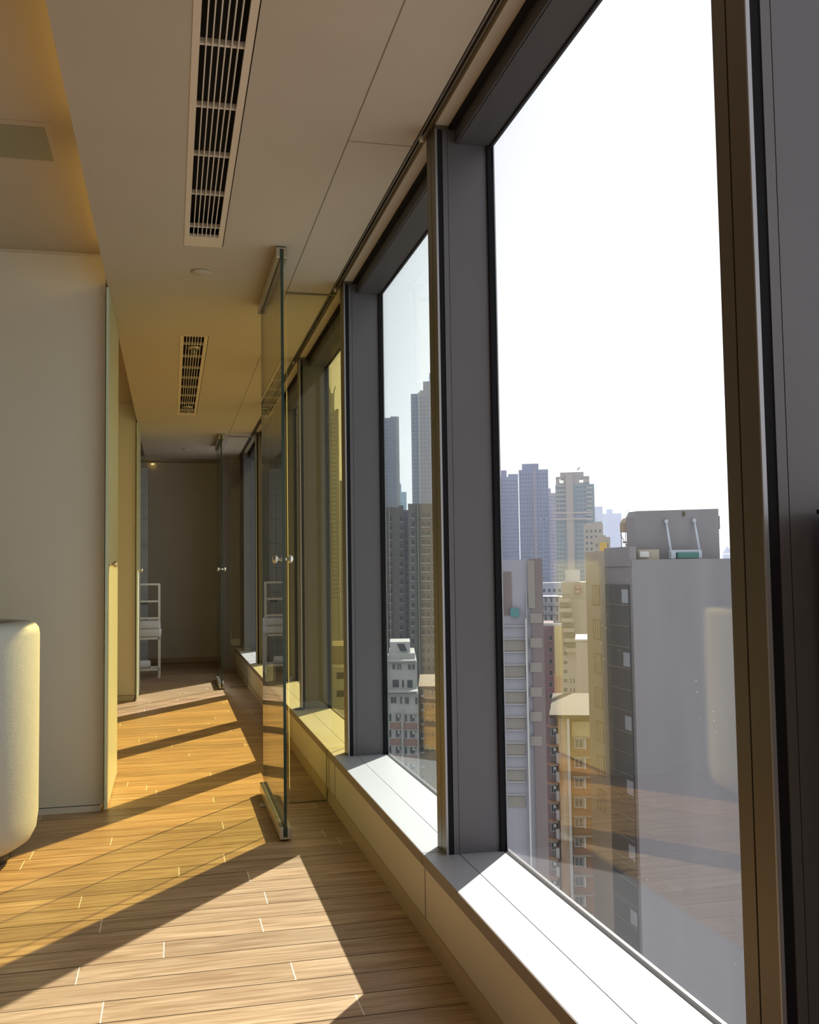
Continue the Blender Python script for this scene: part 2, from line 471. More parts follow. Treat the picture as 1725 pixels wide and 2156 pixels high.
def disc(x, y, r, label):
    o = MB().lathe([(0.004, ZC-.008), (r-.004, ZC-.008), (r, ZC-.004), (r, ZC-.001)], (x, y, 0)).build('ceiling_cover', M['plaster'], None)
    tag(o, label=label, cat='ceiling cover')
disc(0.135, 4.625, 0.046, 'small round white ceiling cover just past the long near air vent')
disc(0.16, 11.2, 0.045, 'small round ceiling cover in the dim far room')
def sprinkler(x, y, label):
    s = empty('sprinkler_head', (x, y, ZC), label=label, cat='sprinkler')
    MB().lathe([(0.012, -.006), (0.036, -.006), (0.040, -.001), (0.040, .004)], (x, y, ZC), 24).build('collar', M['sprk'], s)
    MB().tube((x, y, ZC-.035), (x, y, ZC-.005), .007).build('stem', M['sprk'], s)
    b = MB(); b.path([(x-.010, y, ZC-.02), (x-.014, y, ZC-.034), (x, y, ZC-.048)], .002); b.path([(x+.010, y, ZC-.02), (x+.014, y, ZC-.034), (x, y, ZC-.048)], .002); b.build('yoke', M['sprk'], s)
    MB().lathe([(0.002, -.052), (0.014, -.051), (0.014, -.049), (.002, -.048)], (x, y, ZC), 16).build('deflector', M['steel'], s)
sprinkler(0.137, 6.20, 'brass sprinkler head hanging below the second vent, near its front end')
sprinkler(0.134, 8.40, 'brass sprinkler head at the far end of the second vent')
# access panel in the raised ceiling
p = empty('access_panel', (-.52, 3.72, ZR), label='square olive-grey access panel in the raised ceiling at the upper corner', cat='ceiling panel')
MB().box(-.655, -.41, 3.565, 3.905, ZR-.004, ZR).build('frame', M['plaster'], p)
MB().box(-.635, -.433, 3.60, 3.885, ZR-.007, ZR-.004).build('cover', M['accessp'], p)

# cove lamps: warm linear tubes lying behind the ceiling edge
tube_m = bpy.data.materials.new('warm_tube'); tube_m.use_nodes = True
N = tube_m.node_tree.nodes; N.remove(N['Principled BSDF'])
e = N.new('ShaderNodeEmission'); e.inputs[0].default_value = (1.0, 0.62, 0.15, 1); e.inputs[1].default_value = 6
tube_m.node_tree.links.new(e.outputs[0], [n for n in N if n.type == 'OUTPUT_MATERIAL'][0].inputs[0])
for y0, y1, lb in ((1.15, 2.45, 'warm cove tube over the upper edge of the near ceiling'), (2.62, 3.55, 'warm cove tube behind the ceiling edge beside the access panel'),
                   (3.72, 4.94, 'warm cove tube behind the ceiling edge next to the white bathroom wall'), (10.3, 11.9, 'warm cove tube in the far room')):
    t = empty('cove_lamp', (-.22, (y0+y1)/2, ZC+.03), label=lb, cat='lamp', group='warm tubes in the ceiling cove')
    MB().box(-.25, -.19, y0, y1, ZC+.031, ZC+.045).build('base', M['white'], t)
    MB().tube((-.22, y0+.03, ZC+.058), (-.22, y1-.03, ZC+.058), .010, 8).build('tube', tube_m, t)
t = MB().tube((-.25, 13.26, 2.575), (-.215, 13.26, 2.575), .005, 8).build('cove_lamp', tube_m)
tag(t, label='tiny warm lamp glowing at the top corner of the end wall', cat='lamp')

# ------------------------------------------------------------ glass doors and partitions
def pane(name, x0, x1, y0, y1, z0, z1, g, em, parent, axis):
    "glass sheet: big faces clear, the cut edges coloured; axis = direction of its thickness"
    b = MB(); b.box(x0, x1, y0, y1, z0, z1)
    b.bm.normal_update()
    for f in b.bm.faces:
        n = f.calc_center_median()
        mid = ((x0+x1)/2, (y0+y1)/2)
        d = abs(n.x-mid[0]) if axis == 'X' else abs(n.y-mid[1])
        f.material_index = 0 if d > ((x1-x0)*.4 if axis == 'X' else (y1-y0)*.4) else 1
    return b.build(name, [g, em], parent)

def rail(x, y0, y1, z0, z1, name, d):
    b = MB(); h = .024
    b.box(x-h, x-.0075, y0, y1, z0, z1, bev=.002); b.box(x+.0075, x+h, y0, y1, z0, z1, bev=.002)
    if z0 < 1: b.box(x-.008, x+.008, y0+.001, y1-.001, z0, z0+.008)
    else: b.box(x-.008, x+.008, y0+.001, y1-.001, z1-.008, z1)
    return b.build(name, M['steel'], d)

def knob(x, y, z, s, d, m, r=0.0135):
    b = MB()
    b.lathe([(.003, 0), (.010, .001), (.010, .003), (.006, .004), (.006, .014), (.009, .017)], (0, 0, 0), 20, axis='X')
    b.lathe([(.002, .013), (.008, .0145), (r, .021), (r+.001, .026), (r-.002, .034), (.006, .038), (.001, .039)], (0, 0, 0), 24, axis='X')
    for v in b.bm.verts: v.co = Vector((v.co.x*s+x, v.co.y+y, v.co.z+z))
    b.build('knob', m, d)

def swing_door(n, x, y0, y1, py, lb):
    d = empty('door_%d' % n, (x, py, 0), kind='structure', label=lb)
    leaf = pane('glass_leaf', x-.006, x+.006, y0, y1, .018, ZC-.018, M['gclear'], M['gedge'], d, 'X')
    rail(x, y0, y1, .010, .058, 'bottom_rail', d)
    rail(x, y0, y1, ZC-.052, ZC-.006, 'top_rail', d)
    knob(x-.006, y0+.035, 1.17, -1, leaf, M['steel'], .017); knob(x+.006, y0+.035, 1.17, 1, leaf, M['steel'], .017)
    MB().box(x-.05, x+.03, py-.03, py+.03, .0005, .006, bev=.001).build('pivot_plate', M['steel'], d)
    MB().tube((x, py, .004), (x, py, .014), .012).build('pivot_pin', M['steel'], d)
swing_door(1, 0.462, 4.19, 5.14, 4.87, 'open frameless glass door nearest the camera')
swing_door(2, 0.484, 9.93, 10.88, 10.1, 'open frameless glass door before the dim far room')

def side_leaf(n, y0, y1, ky, lb):
    d = empty('door_%d' % n, (-.299, y0, 0), kind='structure', label=lb)
    leaf = pane('glass_leaf', -.3055, -.2935, y0, y1, .015, ZC-.004, M['satin'], mat('pale_green_glass_edge', (0.55, 0.66, 0.52), .25), d, 'X')
    knob(-.2935, ky, 1.168, 1, leaf, M['brass'], .015)
side_leaf(3, 4.945, 5.86, 5.07, 'glass door leaf folded flat on the end of the white bathroom wall')
side_leaf(4, 9.28, 10.14, 9.62, 'glass door leaf folded flat on the end of the middle wall')

def partition(x, y, xw, lb, em):
    d = empty('glass_partition', (x, y, 0), label=lb, cat='glass partition')
    b = MB()
    poly = [(x, .004), (.741, .004), (.741, ZS+.003), (xw, ZS+.003), (xw, ZC-.002), (x, ZC-.002)]
    b.prism(poly, y-.006, y+.006)
    for f in b.bm.faces:
        if len(f.verts) == 4: f.material_index = 1
    b.build('fixed_pane', [M['gpart'], em], d)
    b = MB(); b.box(x, .775, y-.010, y+.010, ZC-.005, ZC-.0005); b.box(x, .741, y-.010, y+.010, .0003, .003); b.box(.7412, .743, y-.008, y+.008, .004, .25)
    b.build('channel', mat('partition_channel', (0.20, 0.17, 0.11), .5), d)
partition(.560, 4.89, .848, 'clear fixed glass panel between the first glass door and the windows', M['pedge'])
partition(.576, 10.1, .848, 'clear fixed glass panel by the far glass door', mat('teal_glass_edge', (0.04, 0.13, 0.115), .2))

# ------------------------------------------------------------ tub
cx, cy, r = -0.93, 4.27, 0.412
d = empty('round_tub', (cx, cy, 0), label='tall round cream stone tub standing in front of the white bathroom wall', cat='tub')
prof = [(.30, .045), (.345, .050), (.385, .075), (.405, .115), (r, .17), (r, .88), (r-.004, .905), (r-.016, .922), (r-.040, .932), (r-.075, .933), (r-.100, .926), (r-.112, .908), (r-.116, .86), (r-.125, .35), (.12, .30), (.01, .30)]
MB().lathe(prof, (cx, cy, 0), 96).build('shell', M['tub'], d)
MB().lathe([(.02, .0), (.31, .0), (.31, .05), (.02, .05)], (cx, cy, 0), 64).build('plinth', M['plinth'], d)

# ------------------------------------------------------------ rack with towels
RX, RY = -0.125, 11.3
d = empty('towel_rack', (RX, RY, 0), label='white metal ladder rack holding towels in the far room', cat='towel rack')
h = .012
for x, nm in ((RX, 'post'), (RX-.42, 'post')):
    MB().box(x-h, x+h, RY-h, RY+h, 0, 1.035).build(nm, M['white'], d)
    MB().box(x-h, x+h, RY+.30-h, RY+.30+h, 0, .44).build(nm, M['white'], d)
for z in (1.026, .84, .655): MB().box(RX-.42, RX, RY-.010, RY+.010, z-.011, z+.011).build('rung', M['white'], d)
for z in (.435, .095):
    b = MB(); b.box(RX-.42, RX, RY-h, RY+h, z-.012, z+.012); b.box(RX-.42, RX, RY+.3-h, RY+.3+h, z-.012, z+.012)
    b.box(RX-h, RX+h, RY, RY+.3, z-.012, z+.012); b.box(RX-.42-h, RX-.42+h, RY, RY+.3, z-.012, z+.012)
    for i in range(1, 9): b.box(RX-.42+i*.046, RX-.42+i*.046+.012, RY, RY+.3, z-.004, z+.004)
    b.build('shelf', M['white'], d)
def towel(x0, x1, z0, z1, layers, name, lb):
    b = MB(); n = layers
    for i in range(n):
        za, zb = z0+(z1-z0)*i/n, z0+(z1-z0)*(i+1)/n
        b.box(x0+.004*(i % 2), x1-.006*(i % 2), RY-.015, RY+.29, za+.001, zb-.001, bev=min(.016, (zb-za)*.45))
    for v in b.bm.verts:
        v.co.x += .004*math.sin(v.co.z*90+v.co.y*14); v.co.z += .004*math.sin(v.co.x*25)
    for f in b.bm.faces: f.smooth = True
    tag(b.build(name, M['towel']), label=lb, cat='towel', group='towels on the white rack')
towel(-.50, -.107, .450, .625, 2, 'bath_towel', 'thick folded white bath towel on the upper shelf of the white rack')
b = MB(); b.tube((-.50, RY+.06, .150), (-.225, RY+.06, .150), .042, 20)
b.lathe([(.006, 0), (.040, 0), (.036, .006), (.012, .002), (.002, .004)], (-.225, RY+.06, .150), 20, axis='X')
tag(b.build('rolled_towel', M['towel']), label='rolled white hand towel on the bottom shelf of the white rack', cat='towel', group='towels on the white rack')

# dark box on the sill: plain box standing in for an unidentified dark shape
d = empty('sill_dark_box', (0.93, 1.10, ZS), label='tall dark narrow box on the sill at the very edge of the photo', cat='cabinet')
MB().box(0.876, 0.975, 0.98, 1.205, ZS, 1.175, bev=.003).build('body', mat('dark_brown_lacquer', (.03, .025, .024), .5), d)
MB().box(0.874, 0.976, 0.978, 1.207, 1.175, 1.181).build('lid', M['black'], d)

# small dark disc on the sill
b = MB().lathe([(.004, ZS), (.034, ZS), (.034, ZS+.006), (.012, ZS+.010), (.002, ZS+.010)], (0.793, 6.335, 0.0), 28)
tag(b.build('disc_weight', M['black']), label='small dark round disc lying on the sill behind the glass partition', cat='disc')

# ============================================================ the city outside
def bm_(name, c, n=.12, rough=.85, sc=.09, st=(1, 1, .15), c2=None): return mat(name, c, rough, noise=n, scale=sc, stretch=st, col2=c2, spec=.2)
GLS = mat('dark_facade_glass', (0.04, 0.055, 0.07), .25, spec=.5)
FRM = mat('pale_window_frame', (0.40, 0.40, 0.39), .6)
ACM = mat('air_conditioner_casing', (0.42, 0.42, 0.40), .6)
ZG = -110.0

def unit_geo(b, w_, h_, style, x, y, z):
    k = min(w_, h_)
    Bx = []
    if style == 'dark':
        Bx.append((0, w_, -.06, .1, 0, h_, 0))
    else:
        f = k*.10
        Bx.append((f, w_-f, -.03, .1, f, h_-f, 0))
        for q in ((0, f, 0, h_), (w_-f, w_, 0, h_), (f, w_-f, 0, f), (f, w_-f, h_-f, h_), (w_/2-f/3, w_/2+f/3, f, h_-f)):
            Bx.append((q[0], q[1], -.12, .1, q[2], q[3], 1))
        if style == 'ac':
            Bx.append((w_*.52, w_*.98, -.75, -.12, h_*.62, h_*1.0, 2))
            Bx.append((-.3, w_+.3, -.7, .0, h_+.12, h_+.26, 1))
        if style == 'sill':
            Bx.append((-.2, w_+.2, -.5, .0, -.3, 0, 1))
    for x0, x1, y0, y1, z0, z1, m in Bx: b.box(x+x0, x+x1, y+y0, y+y1, z+z0, z+z1, m)

class Bld:
    def __init__(s, name, label, x, y, group=None):
        s.e = empty(name, (x, y, ZG), label=label, cat='building', group=group)
        s.cache = {}; s.n = 0; s.over = MB(); s.has = False
    def part(s, name, b, m): return b.build(name, m, s.e)
    def block(s, name, p0, p1, pt, Y, d, m, pb=None):
        "box whose front at depth Y spans photo pixels p0..p1 below pixel row pt"
        a, b, zt = face(p0, p1, pt, Y)
        zb = ZG if pb is None else at((p0+p1)/2, pb, Y).z
        s.part(name, MB().box(a, b, Y, Y+d, zb, zt), m)
        return a, b, zt
    def unit(s, w, h, style):
        key = (round(w, 1), round(h, 1), style)
        if key not in s.cache:
            b = MB(); unit_geo(b, w, h, style, 0, 0, 0); s.cache[key] = b.mesh('window', [GLS, FRM, ACM])
        return s.cache[key]
    def window(s, x, z, w_, h_, y, style='plain'):
        if s.n >= 96:
            unit_geo(s.over, w_, h_, style, x, y, z); s.has = True; return
        s.n += 1
        o = bpy.data.objects.new('window', s.unit(w_, h_, style))
        o.location = (x, y, z)
        COL.objects.link(o); o.parent = s.e
        o.matrix_parent_inverse = Matrix.Translation(-s.e.location)
    def wpx(s, px, py, w_, h_, Y, style='plain'):
        "window with its upper corner at photo pixel px, py, w_ x h_ pixels large"
        a = at(px, py, Y); c_ = at(px+w_, py+h_, Y)
        s.window(a.x, c_.z, c_.x-a.x, a.z-c_.z, Y, style)
    def end(s, turn=True):
        if s.has: s.over.build('far_windows', [GLS, FRM, ACM], s.e, kind='stuff')
        else: s.over.bm.free()
        if turn:      # the block is turned about the middle of its front to face the hotel
            az = math.atan2(s.e.location.x, s.e.location.y)
            s.e.rotation_euler.z = -az; s.e.scale.x = math.cos(az)
        return s.e

def face(x0p, x1p, ytp, Y):
    A = at(x0p, ytp, Y); B = at(x1p, ytp, Y)
    return A.x, B.x, (A.z+B.z)/2
def bld(name, label, x0p, x1p, Y, group=None):
    return Bld(name, label, (at(x0p, 1200, Y).x+at(x1p, 1200, Y).x)/2, Y, group)
def grid(B, x0, x1, z0, z1, cols, rows, y, wf=.6, hf=.5, style='plain'):
    cw, rh = (x1-x0)/cols, (z1-z0)/rows
    for r_ in range(rows):
        for c_ in range(cols):
            B.window(x0+cw*(c_+.5-wf/2), z1-rh*(r_+.5+hf/2), cw*wf, rh*hf, y, style)

def tower(name, label, x0p, x1p, ytp, Y, depth, m, cols, floor=3.1, zmin=-30, wf=.6, hf=.48, style='dark', ribs=(), rib_m=None, group=None, crowns=(), close=True):
    B = bld(name, label, x0p, x1p, Y, group)
    x0, x1, zt = B.block('tower_block', x0p, x1p, ytp, Y, depth, m)
    for i, (c0, c1, cy_) in enumerate(crowns):
        a, b2, z2 = face(c0, c1, cy_, Y)
        B.part('roof_block', MB().box(a, b2, Y+1+i, Y+depth*.8, zt, z2), m)
    rows = int((zt-2-zmin)/floor)
    if cols: grid(B, x0+.5, x1-.5, zt-2-rows*floor, zt-2, cols, rows, Y, wf, hf, style)
    for c0, c1 in ribs:
        a, b2, _ = face(c0, c1, ytp, Y)
        B.part('wall_rib', MB().box(a, b2, Y-1.2, Y, ZG, zt+.8), rib_m or m)
    if close: B.end()
    return B

mA = bm_('blue_grey_tower', (0.17, 0.18, 0.25)); mA2 = bm_('rosy_rib', (0.25, 0.20, 0.21))
mT = bm_('tan_concrete', (0.27, 0.23, 0.19)); mTg = bm_('green_glass_wall', (0.12, 0.18, 0.18), rough=.3)
mB = bm_('beige_concrete', (0.34, 0.30, 0.25)); mW = bm_('white_concrete', (0.50, 0.50, 0.49), .18, sc=.18, st=(1, 1, .2))
mG = bm_('grey_render', (0.205, 0.20, 0.215), .16, sc=.18, st=(1, 1, .12)); mPink = bm_('pink_render', (0.24, 0.175, 0.20))
mYel = bm_('yellow_render', (0.50, 0.42, 0.24)); mPea = bm_('peach_render', (0.50, 0.32, 0.20)); mOr = bm_('orange_brick', (0.29, 0.175, 0.11), .2, sc=.5)
mSt = bm_('stained_render', (0.42, 0.36, 0.29), .5, sc=.4, st=(1, 1, .35), c2=(.30, .15, .06)); mBr = bm_('brown_tile', (0.19, 0.16, 0.155), .1)
mDk = bm_('dark_tower', (0.17, 0.165, 0.155)); mTe = bm_('teal_tower', (0.09, 0.22, 0.23)); mRo = mat('ochre_roof', (0.085, 0.068, 0.038), .9, noise=.2, scale=.3)
mCw = bm_('cool_white', (0.36, 0.38, 0.45)); mLi = bm_('lilac_grey_panel', (0.30, 0.30, 0.34), .08); mBand = bm_('beige_band', (0.25, 0.235, 0.21), .06)
mSteel = mat('pale_blue_steel', (0.36, 0.40, 0.46), .5); mBlind = bm_('pale_blind', (.30, .33, .37)); mTanW = bm_('tan_louvre', (.20, .16, .10), .1)

# -- through the large clear window, farthest first
G_FAR = 'hazy towers on the skyline'
tower('far_tower', 'palest blue slab tower on the horizon beside the grey rooftop block', 1268, 1309, 1081, 1600, 60, mA, 0, crowns=((1277, 1290, 1072),), group=G_FAR)
tower('far_tower', 'pale blue tower half hidden behind the green glass tower', 1240, 1269, 1067, 1480, 60, mA, 0, group=G_FAR)
B = tower('far_tower', 'low pale tower with a pyramid roof at the edge of the large window', 1522, 1549, 1167, 1400, 40, mA, 0, group=G_FAR, close=False)
a, b2, z2 = face(1522, 1543, 1165, 1400); zp = at(1533, 1149, 1400).z; cm = (a+b2)/2
p = MB(); vs = [p.bm.verts.new(q) for q in ((a, 1400, z2), (b2, 1400, z2), (b2, 1420, z2), (a, 1420, z2), (cm, 1410, zp))]
for q in ((0, 1, 4), (1, 2, 4), (2, 3, 4), (3, 0, 4), (3, 2, 1, 0)): p.bm.faces.new([vs[i] for i in q])
B.part('pyramid_roof', p, mA); B.end()

tower('apartment_tower', 'blue-grey stepped apartment tower beside the mullion of the large window', 1092, 1154, 989, 720, 40, mA, 10, floor=3.2, wf=.5, hf=.5, ribs=((1122, 1128),), rib_m=mA2, crowns=((1099, 1134, 976),))
tower('apartment_tower', 'darker blue tower wing cut by the mullion of the large window', 1048, 1091, 1004, 800, 40, mA, 7, floor=3.2, crowns=((1055, 1067, 990), (1070, 1091, 998)))
tower('apartment_tower', 'slim tan tower between the blue-grey tower and the green glass tower', 1152, 1170, 1038, 860, 30, mA2, 3, floor=3.2, crowns=((1152, 1160, 1028),))

Y = 650
B = bld('glass_tower', 'green glass tower with square openings in its crown', 1169, 1253, Y)
x0, x1, zt = B.block('tower_block', 1169, 1251, 1020, Y, 40, mTg)
B.block('wall_rib', 1194, 1209, 998, Y-2.5, 2.4, mT)
B.block('roof_block', 1178, 1228, 994, Y+1, 30, mT, 1003)
b = MB()
za, zb = at(1205, 1003, Y).z, at(1205, 1020, Y).z
for p0, p1 in ((1170, 1178), (1186, 1220), (1228, 1241)):
    a, b2, _ = face(p0, p1, 1003, Y); b.box(a, b2, Y+.5, Y+4, zb, za)
a, b2, _ = face(1170, 1241, 1003, Y); b.box(a, b2, Y+.5, Y+4, at(1205, 1007, Y).z, za); b.box(a, b2, Y+.5, Y+4, zb, at(1205, 1016, Y).z)
B.part('open_crown', b, mT)
for p0, p1, n_ in ((1171, 1192, 3), (1211, 1236, 3)):
    for i in range(24):
        for j in range(n_): B.wpx(p0+j*(p1-p0)/n_+1, 1024+i*9.4+(8 if i > 5 else 0), (p1-p0)/n_-2, 4.6, Y-.02, 'dark')
for i in range(20):
    B.block('balcony', 1238, 1251, 1027+i*9.4, Y-3, 3, mB, 1029.6+i*9.4)
for i in range(6): B.block('balcony', 1172, 1193, 1021.5+i*9.4, Y-1.2, 1.2, mB, 1023.5+i*9.4)
B.block('ledge', 1167, 1252, 1078, Y-3, 3, mB, 1081); B.block('ledge', 1167, 1252, 1091, Y-3, 3, mB, 1094)
B.block('plant_floor', 1172, 1236, 1081, Y-1, 1, mA, 1091)
B.end()

tower('apartment_block', 'beige stepped block in front of the green glass tower, at its shoulder', 1229, 1270, 1104, 480, 30, mB, 4, floor=3.1, zmin=-30, crowns=((1250, 1268, 1098),), wf=.5)
tower('apartment_block', 'small beige block with a railing beside the amber roof panel', 1250, 1285, 1131, 400, 25, mB, 4, floor=3.1, zmin=-30, crowns=((1262, 1276, 1127),), wf=.4)
tower('apartment_block', 'bluish white block with paired windows low behind the striped building', 1138, 1186, 1227, 430, 25, mCw, 4, floor=3.0, zmin=-60, wf=.5)
B = tower('apartment_block', 'small pale block with dark brackets just above the pink building', 1140, 1187, 1256, 350, 20, mCw, 0, close=False)
for r_ in range(5):
    for c_ in range(3): B.wpx(1147+c_*12, 1259+r_*19, 5, 10, 350, 'sill'); B.wpx(1144+c_*12, 1257+r_*19, 10, 1.6, 349.6, 'dark')
B.end()

Y = 255
B = bld('pink_building', 'dull pink building with a column of small windows', 1138, 1167, Y)
B.block('wall', 1138, 1166.5, 1318, Y, 30, mPink); B.block('parapet', 1137, 1166.5, 1312, Y+.5, 1, mW, 1318)
for i in range(9): B.wpx(1156, 1337+i*24.5, 8.5, 12, Y, 'plain')
B.end()
B = bld('yellow_building', 'narrow building, bright yellow above and peach below', 1167, 1183, 248)
B.block('upper_wall', 1167, 1183, 1318, 248, 6, mYel, 1424); B.block('lower_wall', 1167, 1183, 1424, 248, 6, mPea); B.block('parapet', 1167, 1183, 1313, 248, 1, mW, 1318); B.end()

Y = 300
B = bld('tenement', 'beige tenement with small grid windows behind the rust-stained building', 1178, 1240, Y)
B.block('wall', 1178, 1240, 1262, Y, 40, mB); B.block('roof_block', 1180, 1211, 1200, Y+4, 20, mW, 1262); B.block('roof_block', 1178, 1232, 1226, Y+2, 30, mB, 1262)
for yy in (1232, 1242): B.block('red_sign_frame', 1209, 1220, yy, Y+1, .5, mat('red_sign_frame', (.30, .12, .10), .7), yy+8); B.block('sign_face', 1211, 1218, yy+1.6, Y+.8, .3, mB, yy+6.4)
for i in range(6):
    B.block('balcony', 1182+i*3, 1208+i*3, 1252+i*21, Y-3, 3, mDk, 1254+i*21); B.block('balcony_wall', 1183+i*3, 1207+i*3, 1260+i*21, Y-2.6, .6, mB, 1268+i*21)
for i in range(16):
    B.wpx(1186, 1352+i*19.2, 10, 10.5, Y, 'plain')
    if i > 3: B.wpx(1200, 1352+i*19.2, 4.5, 10.5, Y, 'plain'); B.wpx(1207, 1352+i*19.2, 4.5, 10.5, Y, 'plain')
B.end()
B = bld('blank_slab', 'plain beige windowless slab in front of the tenement', 1213, 1243, 240)
B.block('wall', 1213, 1243, 1349, 240, 20, mB); B.block('coping', 1212.5, 1243.5, 1346, 239.6, 21, mW, 1349); B.end()

Y = 150
B = bld('stained_building', 'rust-stained building with orange brick bands under an ochre roof', 1150, 1262, Y)
B.block('wall', 1150, 1178, 1530, Y+.8, 26, mBr); B.block('stained_wall', 1177, 1200, 1512, Y-.3, 27, mSt); B.block('brick_wall', 1199, 1262, 1512, Y+.3, 26, mOr)
B.block('upper_wall', 1203, 1262, 1518, Y+.1, .3, mYel, 1550)
B.block('roof', 1164, 1264, 1506, Y-1.5, 29, mRo, 1513)
B.block('drain_pipe', 1199.5, 1205.5, 1512, Y-1.2, .8, mW)
for i in range(10):
    yy = 1555+i*41.5
    B.wpx(1208, yy, 20, 20, Y+.25, 'plain')
    B.block('pilaster', 1230, 1234, yy-1, Y, .3, mW, yy+22); B.block('ledge', 1206, 1262, yy-4, Y-.2, .5, mB, yy-1.5)
    yy = 1536+i*40.5
    B.wpx(1156, yy, 12, 17, Y+.7, 'ac')
    B.block('side_panel', 1169, 1176, yy+12, Y+.4, .4, mW, yy+35); B.block('canopy', 1152, 1178, yy-4, Y-.4, 1.2, mOr, yy-1.5)
B.end()

Y = 110
B = bld('striped_building', 'grey panel building with louvres and a brown and beige striped corner', 1030, 1143, Y)
x0, x1, zt = B.block('wall', 1030, 1119, 1178, Y, 30, mLi)
B.block('corner_wall', 1119, 1143, 1176, Y-.3, 30, mBr)
for i in range(6): B.block('beige_band', 1118.5, 1143.3, 1291+i*51.5, Y-.36, .08, mBand, 1311+i*51.5)
B.block('upper_band', 1113, 1127, 1180, Y-.34, .06, mBand, 1280)
B.block('white_pipe', 1112, 1115, 1302, Y-1, .6, mW); B.block('white_pipe', 1110.5, 1111.5, 1250, Y-.4, .3, mW)
for i in range(14):
    yy = 1318+i*27.5
    B.block('panel_ledge', 1030, 1109, yy, Y-.4, .4, FRM, yy+1.6)
    if i % 2: B.block('louvre_panel', 1030, 1107, yy+2.5, Y-.12, .1, mBand, yy+26)
B.block('recess_panel', 1050, 1077, 1204, Y-.1, .1, mBr, 1296); B.block('green_box', 1081, 1099, 1281, Y-1, 1, mTe, 1299)
B.block('roof_rod', 1107, 1107.8, 1152, Y+2, .1, FRM, 1178)
B.end()

# big grey block with the dark glazed return and the rooftop plant room
Y = 112
x0 = at(1330, 1177, Y).x; x1 = x0+40; zt = at(1440, 1177, Y).z
B = Bld('grey_block', 'large grey rendered block filling the lower half of the large window', (x0+x1)/2, Y)
yd = x0/0.4595; ye = x0/0.4373
B.part('wall', MB().box(x0, x1, Y, ye, ZG, zt), mG)
zs = at(1300, 1154, yd).z
B.part('side_parapet', MB().box(x0-.15, x0+.7, Y+.15, yd-.03, zt-.8, zs), mG)
zg = at(1275, 1230, yd).z
B.part('side_glazing', MB().box(x0-.16, x0-.01, Y+.7, yd-.1, ZG, zg), GLS)
for i in range(20):
    z = zg-2.6-i*2.6
    B.part('glazing_bar', MB().box(x0-.24, x0-.12, Y+.7, yd-.1, z, z+.12), mDk)
    if i % 3 == 0: B.part('blind', MB().box(x0-.2, x0-.165, Y+.9, Y+2.6, z+.3, z+2.0), mBlind)
B.part('side_wall', MB().box(x0-.15, x0+1.1, yd, ye, ZG, at(1262, 1160, yd).z), mB)
for i in range(7):
    yc = (yd+ye)/2-.3
    za = at(1255, 1232+i*72, yc).z
    b = MB(); b.box(x0-.25, x0-.14, yc-1.1, yc+1.1, za-2.6, za)
    for j in range(3): b.box(x0-.32, x0-.25, yc-.9+j*.66, yc-.6+j*.66, za-2.5, za-.1, 1)
    B.part('window', b, [mTanW, mB])
Yp = Y+3.3
pl, pr = at(1339, 1076, Yp), at(1513, 1072, Yp)
q = at(1337, 1088, Yp)
B.part('plant_room', MB().prism([(q.x, zt-.3), (q.x, q.z), (pl.x+.2, pl.z), (pr.x, at(1513, 1071, Yp).z), (pr.x, zt-.3)], Yp, Yp+2.5), mG)
B.block('side_box', 1513, 1516, 1086, Yp+.8, 2, mG, 1114)
B.block('roof_cabin', 1345, 1388, 1157, Y+1.4, 1.6, mB, 1178); B.block('white_box', 1348, 1367, 1161, Y+1.0, .4, mW, 1173)
p0 = at(1440, 1040, Yp); p1 = at(1441, 1092, Yp)
B.part('lightning_rod', MB().tube((p1.x, Yp-.1, p1.z), (p0.x, Yp-.1, p0.z), .02, 6), FRM)
B.block('rod_bracket', 1440, 1443, 1077, Yp-.3, .3, mRo, 1086)
B.end(False)
Yq = Y+1.6
g0 = at(1412, 1160, Yq); g1 = at(1476, 1160, Yq)
d = empty('cleaning_gondola', ((g0.x+g1.x)/2, Yq, zt), label='window-cleaning gondola with two slanting arms and a green tarpaulin on the grey block', cat='gondola')
for pa, pb in (((1403, 1097), (1413, 1160)), ((1462, 1095), (1473, 1158))):
    a_, b_2 = at(*pa, Yp-.35), at(*pb, Yq)
    MB().tube(a_, b_2, .13, 8, .17).build('arm', mSteel, d)
    MB().box(a_.x-.2, a_.x+.2, a_.y-.15, a_.y+.25, a_.z-.25, a_.z+.17).build('bracket', mSteel, d)
def pxbox(name, m, par, p0, p1, q0, q1, ya, yb, bev=0):
    a_, c_ = at(p0, q0, (ya+yb)/2), at(p1, q1, (ya+yb)/2)
    return MB().box(a_.x, c_.x, ya, yb, c_.z, a_.z, bev=bev).build(name, m, par)
pxbox('beam', mSteel, d, 1410, 1476, 1158, 1163, Yq-.2, Yq+.2)
pxbox('post', mSteel, d, 1411, 1421, 1160, 1176.2, Yq-.35, Yq+.3); pxbox('post', mSteel, d, 1468, 1476, 1160, 1175, Yq-.35, Yq+.3)
pxbox('tarpaulin', mat('green_tarpaulin', (0.04, 0.15, 0.13), .7), d, 1424, 1468, 1163, 1176, Yq-.7, Yq+.5, .12)
Yt = ye-2
zb_ = at(1320, 1157, Yt).z
q0, q1 = at(1316, 1090, Yt), at(1332, 1120, Yt)
d = empty('water_tank', ((q0.x+q1.x)/2, Yt, zb_), label='small rusty water tank on a thin scaffold beside the rooftop plant room', cat='water tank')
MB().prism([(q0.x, q1.z), (q1.x+.3, q1.z), (q1.x+.3, q0.z), (q0.x+.5, q0.z), (q0.x, q0.z-.7)], Yt, Yt+1.6).build('tank', bm_('rusty_tank', (.32, .26, .21), .3, sc=1), d)
b = MB()
